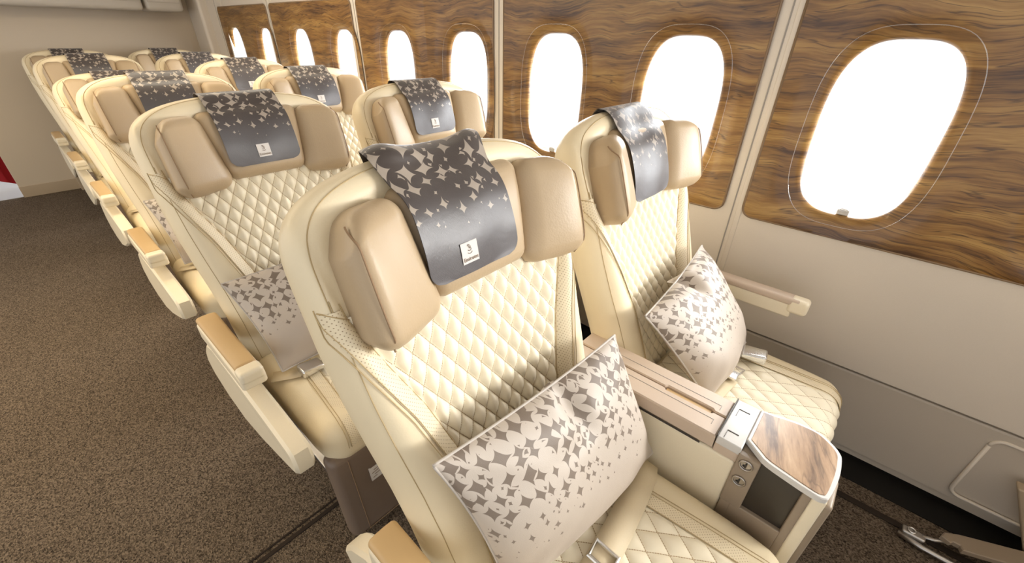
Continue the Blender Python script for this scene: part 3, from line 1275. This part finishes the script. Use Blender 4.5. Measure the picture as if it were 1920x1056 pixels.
# red cloth hanging beyond the bulkhead edge
mb = MB()
P = []
for z in np.linspace(.10, 1.9, 14):
    P.append([(-1.55 + .81 * u, YR + .42 + .03 * math.sin(u * 34 + z), z - .0 + .07 * math.cos(u * 9) * (z < .3)) for u in np.linspace(0, 1, 60)])
mb.grid(np.array(P))
mb.grid(np.array(P)[:, ::-1] + np.array([0, .004, 0]))
cur = mb.build('curtain', 'red')
tag(cur, 'dark red cloth hanging past the edge of the rear bulkhead', 'curtain')

# ------------------------------------------------------------------ seats
GA = 'seats of the aisle column'
GW = 'seats of the window column'


def loc(c, k):
    return (COLX[c], k * 1.0 - ROWY, 0)


proto = base_seat('aircraft_seat', 'x', loc(0, 0), GA)
snapshot()
ALAB = [
    'large cream quilted seat in the foreground under the crumpled charcoal headrest cloth',
    'cream aisle seat directly behind the large foreground seat, a pillow tucked into its side',
    'cream aisle seat in the third row, two behind the large foreground seat',
    'cream aisle seat in the fourth row, leaning back lower than its neighbours',
    'cream aisle seat in the fifth row, second from the rear bulkhead',
    'cream aisle seat in the last row, farthest left against the rear bulkhead',
]
WLAB = [
    'cream front window seat with a pillow and metal belt buckle on its cushion',
    'cream window seat in the second row, behind the foreground headrest cloth',
    'cream window seat in the third row, two seats behind the front window seat',
    'cream window seat in the fourth row, its cloth catching a pale reflection',
    'cream window seat in the fifth row, second from the rear bulkhead',
    'cream window seat in the last row, nearest to the bulkhead and wall corner',
]
seats = {}
for c, labs in ((0, ALAB), (1, WLAB)):
    for k, lb in enumerate(labs):
        if c == 0 and k == 0:
            r = proto
            r['label'] = lb
        else:
            r = dup(proto, loc(c, k), lb)
        r['group'] = GA if c == 0 else GW
        seats[c, k] = r
# side fittings: build once, copy as parts of the other seats
make_aisle_arm(seats[0, 0])
make_belt(seats[0, 0], 'hero')
make_window_arm(seats[1, 0])
make_belt(seats[1, 0], 'window')
make_belt(seats[0, 1], 'side')
snapshot()


def share(src, dst, names):
    def cp(o, par):
        c = o.copy()
        COL.objects.link(c)
        c.parent = par
        for q in CH.get(o.name, ()):
            cp(q, c)
    for o in CH[src.name]:
        if o.name.split('.')[0] in names:
            cp(o, dst)


for k in range(1, 6):
    share(seats[0, 0], seats[0, k], ('armrest', 'side_panel', 'panel_line'))
    share(seats[1, 0], seats[1, k], ('armrest', 'seat_belt'))
    if k > 1:
        share(seats[0, 1], seats[0, k], ('seat_belt',))
for r in seats.values():
    finish(r)
REC = math.radians(10.0)
recline(seats[0, 3], REC)

# ------------------------------------------------------------------ headrest cloths
def smooth_path(ctrl, n):
    """Catmull-Rom through ctrl, resampled evenly."""
    C = np.array(ctrl, float)
    C = np.concatenate([[2 * C[0] - C[1]], C, [2 * C[-1] - C[-2]]])
    out = []
    for i in range(1, len(C) - 2):
        for t in np.linspace(0, 1, 24, endpoint=False):
            p0, p1, p2, p3 = C[i - 1:i + 3]
            out.append(.5 * (2 * p1 + (p2 - p0) * t + (2 * p0 - 5 * p1 + 4 * p2 - p3) * t * t + (3 * p1 - p0 - 3 * p2 + p3) * t ** 3))
    out.append(C[-2])
    out = np.array(out)
    s = np.concatenate([[0], np.cumsum(np.linalg.norm(np.diff(out, axis=0), axis=1))])
    q = np.linspace(0, s[-1], n)
    return np.stack([np.interp(q, s, out[:, j]) for j in range(out.shape[1])], 1), s[-1]


# (h, n) from the back of the seat over the crest and down the headrest
CLP = [(.66, -.108), (.74, -.106), (.795, -.088), (.826, -.062), (.834, -.044), (.822, -.014), (.800, .004), (.775, .018), (.752, .036), (.725, .047), (.69, .051), (.65, .051), (.598, .044)]


def make_cloth(name, label, rumpled=False, drop=0.0, shift=0.0):
    C = [(h - drop * max(0, min(1, (.80 - h) / .2)) * (n > 0), n) for h, n in CLP]
    path, Ln = smooth_path(C, 110)
    nu = 46
    s = np.linspace(-1, 1, nu)
    rows = []
    W = .107
    tot = len(path)
    dist = np.linspace(0, Ln, tot)
    rem = Ln - dist                         # distance to the lower front edge
    rc = .028
    for j in range(tot):
        w = W
        if rem[j] < rc:
            w = W - rc + math.sqrt(max(rc * rc - (rc - rem[j]) ** 2, 0))
        h, n = path[j]
        x = s * w
        nn = np.full(nu, n)
        hh = np.full(nu, h)
        fr = np.clip((.845 - dist[j]), -1, 1)
        if rumpled:
            top = math.exp(-((dist[j] - .215) / .06) ** 2)     # near the crest
            x = x * (1 + .16 * top) - .015 * top
            hh = hh + top * (.012 * np.exp(-((s + .75) / .28) ** 2) + .010 * np.exp(-((s - .85) / .25) ** 2))
            fold = math.exp(-((dist[j] - .235) / .022) ** 2)
            nn = nn + fold * .005 * np.exp(-((s + .55) / .4) ** 2) - .005 * math.exp(-((dist[j] - .265) / .02) ** 2) * np.exp(-((s + .55) / .4) ** 2)
            nn = nn + .004 * np.sin(s * 5 + j * .08) * (.3 + top)
            x = x - .028 * sstep(dist[j], .18, .30)
        else:
            nn = nn + .0016 * np.sin(s * 4 + j * .07)
        x = x + shift * sstep(dist[j], .16, .34)
        rows.append(BP(x, hh, nn))
    P = np.array(rows)
    mb = MB().grid(P)
    T = P.copy()
    d1 = np.gradient(P, axis=0)
    d2 = np.gradient(P, axis=1)
    nr = np.cross(d2, d1)
    nr /= np.linalg.norm(nr, axis=2, keepdims=True) + 1e-12
    m2 = P + nr * .0012
    sgn = 1.0
    mb.grid(m2[:, ::-1])
    met = np.stack([np.repeat((s * W)[None], tot, 0), np.repeat((Ln - dist)[:, None], nu, 1)], -1)
    # 0 at the front hem, 1 at the crest
    un = np.stack([np.repeat((s * .5 + .5)[None], tot, 0), np.repeat(np.clip((Ln - dist) / .285, 0, 1.2)[:, None], nu, 1)], -1)
    met = np.concatenate([met.reshape(-1, 2), met[:, ::-1].reshape(-1, 2)])
    un = np.concatenate([un.reshape(-1, 2), un[:, ::-1].reshape(-1, 2)])
    root = mb.build(name, 'cloth', uvs={'metres': met, 'unit': un})
    tag(root, label, 'headrest cover', 'charcoal headrest cloths over the seat backs')
    return root, P


def cloth_label(root, P, shift):
    """pale woven label near the lower hem with a small emblem and the airline's name."""
    cx = shift
    def at(x, h):
        return h
    hC, n = .636, .052
    w, hh = .019, .019
    lab = MB()
    G = []
    for b_ in np.linspace(-1, 1, 3):
        h = hC + b_ * hh
        nn = np.interp(h, [.598, .65, .69, .725], [.044, .051, .051, .047]) + .0022
        G.append([BP(cx + a_ * w, h, nn) for a_ in np.linspace(-1, 1, 3)])
    G = np.array(G)
    lab.grid(G)
    lab.grid(G[:, ::-1] - np.array([0, -.0006, 0]))
    lo = lab.build('label', 'labelcloth', root)
    lo['label'] = 'small pale woven label with brown emblem'
    # emblem: a flame of curled strokes
    em = MB()
    ZC = hC + .005

    def pt(x, h):
        nn = np.interp(h, [.598, .65, .69], [.044, .051, .051]) + .0030
        return tuple(BP(cx + x, h, nn))
    for (ax, ah, r0, r1, a0, a1) in ((0, .001, .0045, .0018, 200, 480), (.001, .005, .003, .001, 120, 420), (-.002, .0075, .0022, .0012, 10, 260), (0, -.003, .0060, .0045, 200, 340)):
        pts = []
        for t in np.linspace(0, 1, 12):
            an = math.radians(a0 + (a1 - a0) * t)
            r = r0 + (r1 - r0) * t
            pts.append(pt(ax + r * math.cos(an), ZC + ah + r * .8 * math.sin(an)))
        em.tube(pts, .0006, 4)
    em.build('emblem', 'ink', lo)
    cu = bpy.data.curves.new('lettering', 'FONT')
    cu.body = 'Emirates'
    cu.align_x = 'CENTER'
    cu.align_y = 'CENTER'
    cu.size = .0098
    cu.extrude = .0002
    cu.offset = .0001
    cu.materials.append(MAT['ink'])
    tmp = bpy.data.objects.new('lettering_curve', cu)
    COL.objects.link(tmp)
    bpy.context.view_layer.update()
    me = bpy.data.meshes.new_from_object(tmp.evaluated_get(bpy.context.evaluated_depsgraph_get()))
    bpy.data.objects.remove(tmp)
    to = bpy.data.objects.new('lettering', me)
    COL.objects.link(to)
    to.parent = lo
    h0 = hC - .0115
    p0 = Vector(BP(cx, h0, np.interp(h0, [.598, .65], [.044, .051]) + .0032))
    ex = Vector((1, 0, 0))
    tilt = math.atan2(.007, .052)
    ey = (Vector((0, SA, CA)) * math.cos(tilt) + Vector((0, -CA, SA)) * math.sin(tilt)).normalized()
    ez = ex.cross(ey)
    to.matrix_local = Matrix(((ex.x, ey.x, ez.x, p0.x), (ex.y, ey.y, ez.y, p0.y), (ex.z, ey.z, ez.z, p0.z), (0, 0, 0, 1)))
    return lo


CLAB = {
    (0, 0): 'crumpled charcoal cloth with large pale star shapes over the big foreground headrest',
    (0, 1): 'smooth charcoal star-patterned cloth with a pale label on the second aisle seat',
    (0, 2): 'charcoal star-patterned cloth over the third aisle seat, just above the second one',
    (0, 3): 'charcoal cloth half hidden behind the third aisle seat, on the leaning seat',
    (0, 4): 'charcoal cloth on the fifth aisle seat, second from the bulkhead on the left',
    (0, 5): 'charcoal cloth on the last aisle seat at the far left, only a thin band showing',
    (1, 0): 'silvery sheened cloth draped over the front window seat beside the large window',
    (1, 1): 'grey cloth with pale label on the second window seat, just above the crumpled cloth',
    (1, 2): 'grey cloth over the third window seat, below the rear windows',
    (1, 3): 'grey cloth with a pale reflection on the fourth window seat',
    (1, 4): 'grey cloth over the fifth window seat, second from the bulkhead',
    (1, 5): 'grey cloth over the last window seat, closest to the wall corner',
}
hero_cloth, Ph = make_cloth('headrest_cover', CLAB[0, 0], True)
cloth_label(hero_cloth, Ph, -.046)
win_cloth, Pw = make_cloth('headrest_cover', CLAB[1, 0], False, .030, -.028)
base_cloth, Pb = make_cloth('headrest_cover', CLAB[0, 1], False)
cloth_label(base_cloth, Pb, -.004)
snapshot()
for (c, k), lb in CLAB.items():
    if (c, k) == (0, 0):
        hero_cloth.location = (0, 0, 0)
        continue
    if (c, k) == (1, 0):
        win_cloth.location = (COLX[1], 0, 0)
        continue
    o = base_cloth if (c, k) == (0, 1) else dup(base_cloth, (0, 0, 0), lb)
    o.location = (COLX[c], k, 0)
    if (c, k) == (0, 3):
        piv = Vector((0, Y0, Z0))
        o.rotation_euler = (-REC, 0, 0)
        o.location = Vector((COLX[c], k, 0)) + piv - Matrix.Rotation(-REC, 3, 'X') @ piv

# ------------------------------------------------------------------ pillows
def pillow(name, label, TL, TR, BL, BR, T, seed, dents=(), pinch=.06):
    """Soft rectangular pillow spanned by four corners; pattern on the front, plain taupe back."""
    TL, TR, BL, BR = [np.array(v, float) for v in (TL, TR, BL, BR)]
    nu, nv = 90, 70
    u = np.sin(np.linspace(-1, 1, nu) * math.pi / 2) * .45 + np.linspace(-1, 1, nu) * .55
    v = np.sin(np.linspace(-1, 1, nv) * math.pi / 2) * .45 + np.linspace(-1, 1, nv) * .55
    U, V = np.meshgrid(u, v)
    # edges bow inward a little between the corners
    U2 = U * (1 - pinch * (1 - V ** 2) * np.abs(U) ** 3)
    V2 = V * (1 - pinch * .8 * (1 - U ** 2) * np.abs(V) ** 3)
    a = (U2 + 1) / 2
    b = (V2 + 1) / 2
    base = (BL * (1 - a[..., None]) + BR * a[..., None]) * (1 - b[..., None]) + (TL * (1 - a[..., None]) + TR * a[..., None]) * b[..., None]
    nrm = np.cross(((TR - TL) + (BR - BL)) / 2, ((TL - BL) + (TR - BR)) / 2)
    nrm /= np.linalg.norm(nrm)
    prof = np.power(np.clip(1 - np.abs(U) ** 2.6, 0, 1), .55) * np.power(np.clip(1 - np.abs(V) ** 2.6, 0, 1), .55)
    rng = random.Random(seed)
    wr = np.zeros_like(U)
    for i in range(7):
        kx, ky, ph, am = rng.uniform(-5, 5), rng.uniform(-5, 5), rng.uniform(0, 6), rng.uniform(.001, .003)
        wr += am * np.sin(kx * U + ky * V + ph)
    edge = np.clip(1.0 - prof, 0, 1)
    for sgx in (-1, 1):
        for sgy in (-1, 1):
            cx = (U * sgx - V * sgy)
            wr += .004 * np.cos(cx * 14) * np.exp(-(((1 - U * sgx) ** 2 + (1 - V * sgy) ** 2) / .35)) * prof
    wr = wr * np.clip(prof * 2.5, 0, 1)
    for (du, dv, su, sv, am) in dents:
        wr -= am * np.exp(-((U - du) / su) ** 2 - ((V - dv) / sv) ** 2)
    F = base + nrm * (T * prof + wr)[..., None]
    Bk = base - nrm * (T * .55 * prof)[..., None]
    wl = (np.linalg.norm(TR - TL) + np.linalg.norm(BR - BL)) / 2
    hl = (np.linalg.norm(TL - BL) + np.linalg.norm(TR - BR)) / 2
    met = np.stack([U * wl / 2, V * hl / 2], -1).reshape(-1, 2) + seed * .37
    un = np.stack([(U + 1) / 2, (V + 1) / 2], -1).reshape(-1, 2)
    mb = MB().grid(F)
    root = mb.build(name, 'pillow', uvs={'metres': met, 'unit': un})
    tag(root, label, 'pillow', 'star-patterned pillows on the seats')
    bk = MB().grid(Bk[:, ::-1]).build('pillow_back', 'pillowback', root)
    ring = np.concatenate([base[-1], base[::-1, -1], base[0, ::-1], base[:, 0]])
    MB().tube([tuple(p) for p in ring[::2]], .0028, 6).build('seam', 'piping', root)
    return root


def bp(x, h, n):
    return tuple(BP(x, h, n))


pillow('pillow', 'large silver pillow with taupe star shapes leaning in the big foreground seat',
       bp(-.262, .365, .105), bp(.262, .325, .110), (-.210, -.385, .505), (.268, -.432, .498), .070, 1,
       dents=((.08, .72, .10, .30, .030), (-.05, .35, .3, .12, .006)))
p = pillow('pillow', 'silver pillow with a pinched top edge on the front window seat',
           bp(-.255, .29, .095), bp(.215, .335, .075), (-.165, -.475, .505), (.20, -.47, .505), .080, 2,
           dents=((.02, .86, .10, .30, .050),))
p.location = (COLX[1], 0, 0)
p = pillow('pillow', 'silver pillow stuffed upright between the second aisle seat and its armrest',
           bp(-.272, .285, .10), bp(.14, .30, .09), (-.235, -.465, .500), (.14, -.49, .500), .065, 3)
p.location = (0, 1, 0)
p = pillow('pillow', 'pillow in the third aisle seat, only its lower corner showing by the armrest',
           bp(-.262, .285, .09), bp(.14, .30, .09), (-.235, -.46, .500), (.14, -.48, .500), .060, 4)
p.location = (0, 2, 0)

# ------------------------------------------------------------------ centre console between the two seats of a row
def make_console(label, locy):
    r = empty('seat_console', (COLX[1] / 2, locy - ROWY, 0), label, 'console', 'consoles between the paired seats')
    cx = COLX[1] / 2

    def put(mb, name, mat, par=None, **k):
        o = mb.build(name, mat, par or r, **k)
        if par is None:
            o.location = (-cx, ROWY, 0)
        return o
    body = put(box(.284, .412, -.60, -.12, .05, .598, .008, n=(1, 2, 2)), 'console_body', 'shell')
    # taupe unit at the front with pocket opening on the aisle-seat side
    fx = .2805
    mb = MB()
    mb.rbox((.352, -.668, .345), (.060, .068, .285), .006, 2)
    # frame strips of the pocket
    box(fx, .300, -.622, -.600, .06, .630, .003, mb)
    box(fx, .300, -.738, -.722, .06, .630, .003, mb)
    box(fx, .300, -.724, -.62, .06, .482, .003, mb)
    un_ = put(mb, 'socket_unit', 'taupeplastic', None, angle=40)
    put(box(.2903, .294, -.723, -.640, .480, .632, .001), 'pocket', 'dark', un_)
    mb = box(fx - .0006, .296, -.642, -.598, .475, .632, .003)
    put(mb, 'socket_plate', 'taupeplastic', un_)
    for z in (.612, .560):
        s = MB()
        yc = -.6185
        s.tube([(fx - .0025, yc + .0125 * math.cos(t), z + .0125 * math.sin(t)) for t in np.linspace(0, 2 * math.pi, 25)], .0022, 6, cap=False)
        vs = [(fx - .0015, yc + .0115 * math.cos(t), z + .0115 * math.sin(t)) for t in np.linspace(0, 2 * math.pi, 25)[:-1]]
        s.add(vs, [tuple(range(24))])
        so = put(s, 'audio_socket', 'steel', un_)
        q = MB()
        q.rbox((fx - .0025, yc, z), (.0022, .0018, .006), .001, 1)
        q.rbox((fx - .0025, yc + .002, z - .003), (.0020, .004, .0014), .001, 1)
        q.build('socket_hole', 'dark', so)
    put(box(.2812, .412, -.762, -.737, .05, .628, .006), 'front_trim', 'shell')
    put(box(.292, .380, -.776, -.758, .05, .610, .008), 'front_panel', 'taupeplastic')
    # two armrest planks
    for (x0, x1) in ((.284, .352), (.356, .419)):
        if x0 < .3:
            poly = [(x0, -.546), (x1, -.546), (x1, -.518), (x1 - .006, -.512), (x1 - .006, -.402), (x1, -.396), (x1, -.14), (x0, -.14)]
        else:
            poly = [(x0, -.546), (x1, -.546), (x1, -.14), (x0, -.14), (x0, -.396), (x0 + .006, -.402), (x0 + .006, -.512), (x0, -.518)]
        a = put(MB().prism(poly, .602, .641, .003), 'armrest_plank', 'beige', None, angle=30)
        xm = x0 + .045 if x0 < .3 else x0 + .028
        g = MB()
        g.rbox((xm, -.36, .6412), (.0007, .165, .0006), .0003, 1)
        g.rbox((xm - .008, -.526, .6412), (.009, .0006, .0006), .0003, 1)
        g.build('groove', 'groove', a)
    put(box(.349, .359, -.52, -.15, .600, .630, .002), 'slot', 'edge')
    put(box(.3470, .3610, -.513, -.401, .600, .6345, .002), 'finger_slot', 'pad')
    put(box(.2825, .285, -.52, -.20, .597, .602, .001), 'shadow_line', 'dark')
    # hinge block
    hb = put(box(.284, .430, -.600, -.5485, .622, .645, .003), 'table_hinge', 'silver')
    put(box(.285, .425, -.600, -.5485, .598, .624, .002), 'hinge_base', 'beige', hb)
    g = MB()
    for x in (.316, .398):
        g.rbox((x, -.572, .6455), (.0012, .012, .0008), .0005, 1)
        g.rbox((x - .014, -.5605, .6455), (.013, .0005, .0006), .0003, 1)
    g.rbox((.357, -.5478, .640), (.073, .0012, .008), .0008, 1)
    g.build('hinge_slot', 'dark', hb)
    return r


def make_table(con):
    cx = COLX[1] / 2
    P = [(.318, -.600), (.2865, -.640), (.2745, -.690), (.268, -.738), (.271, -.753), (.283, -.760), (.345, -.7665), (.395, -.764), (.415, -.758), (.432, -.742), (.4475, -.715), (.4485, -.680), (.443, -.650), (.434, -.622), (.430, -.600)]
    # smooth outline
    Q = []
    n = len(P)
    A = np.array(P)
    for i in range(n):
        p0, p1, p2, p3 = A[i - 1], A[i], A[(i + 1) % n], A[(i + 2) % n]
        if i == n - 1:
            Q.append(tuple(p1))
            continue
        for t in (0, .25, .5, .75):
            if i in (0, n - 2):
                Q.append(tuple(p1 + (p2 - p1) * t))
            else:
                Q.append(tuple(.5 * (2 * p1 + (p2 - p0) * t + (2 * p0 - 5 * p1 + 4 * p2 - p3) * t * t + (3 * p1 - p0 - 3 * p2 + p3) * t ** 3)))
    Q = [q for i, q in enumerate(Q) if math.dist(q, Q[i - 1]) > 5e-4]
    mb = MB().prism(Q, .632, .647, .002, True)
    t = mb.build('cocktail_table', 'silver', con, angle=40)
    t.location = (-cx, ROWY, 0)
    C = np.array(Q)
    m = (C.min(0) + C.max(0)) / 2
    Wd = []
    for q in C:
        v = m - q
        Wd.append(tuple(q + v / np.linalg.norm(v) * .0085))
    MB().prism(Wd, .6455, .6482, .0006, True).build('wood_inlay', 'tablewood', t, smooth_=False)
    return t


con = make_console('cream centre console with silver hinge and walnut table between the two front seats', 0)
make_table(con)
con2 = make_console('cream centre console between the second-row seats, behind the foreground headrest', 1)
make_table(con2)

# ------------------------------------------------------------------ fittings on the floor in front of the window seat
rail = MB()
box(.972, .996, -2.2, -.55, .0, .006, .002, rail)
struct(rail.build('trim_floor_rail', 'seam'))
br = empty('floor_bracket', (.94, -1.15, 0), 'metal hinged bracket bolted to the floor rail at the lower right', 'bracket')


def bput(mb, name, mat, **k):
    o = mb.build(name, mat, br, **k)
    o.location = (-.94 + .036, 1.15 - .006, 0)
    return o


bput(box(.905, .935, -1.125, -1.065, .004, .034, .006), 'bolt_block', 'steel')
m = MB()
m.tube([(.921 + .010 * math.cos(t), -1.088 + .010 * math.sin(t), .0365) for t in np.linspace(0, 2 * math.pi, 17)], .003, 6, cap=False)
bput(m, 'bolt_ring', 'chrome')
m = MB().tube([(.905, -1.06, .014), (.893, -1.12, .016), (.893, -1.20, .016), (.93, -1.36, .018), (1.03, -1.62, .018)], .009, 10)
bput(m, 'tube', 'steel')
bput(MB().tube([(.925, -1.115, .030), (.934, -1.145, .032), (.945, -1.175, .044)], .006, 8), 'link', 'steel')
m = MB().prism([(.940, -1.150), (.930, -1.172), (.940, -1.180), (.940, -1.195), (.925, -1.200), (1.10, -1.62), (1.17, -1.60), (.985, -1.195), (.962, -1.158)][::1], .040, .060, .003)
bput(m, 'arm_plate', 'taupeplastic', angle=40)

po = box(1.10, 1.14, -1.31, -1.246, 0, .257, .006).mapv(lambda p: (p[0], p[1] - .50 * (.257 - p[2]), p[2])).build('floor_post', 'kick')
tag(po, 'short tan upright post at the right edge beside the wall', 'post')
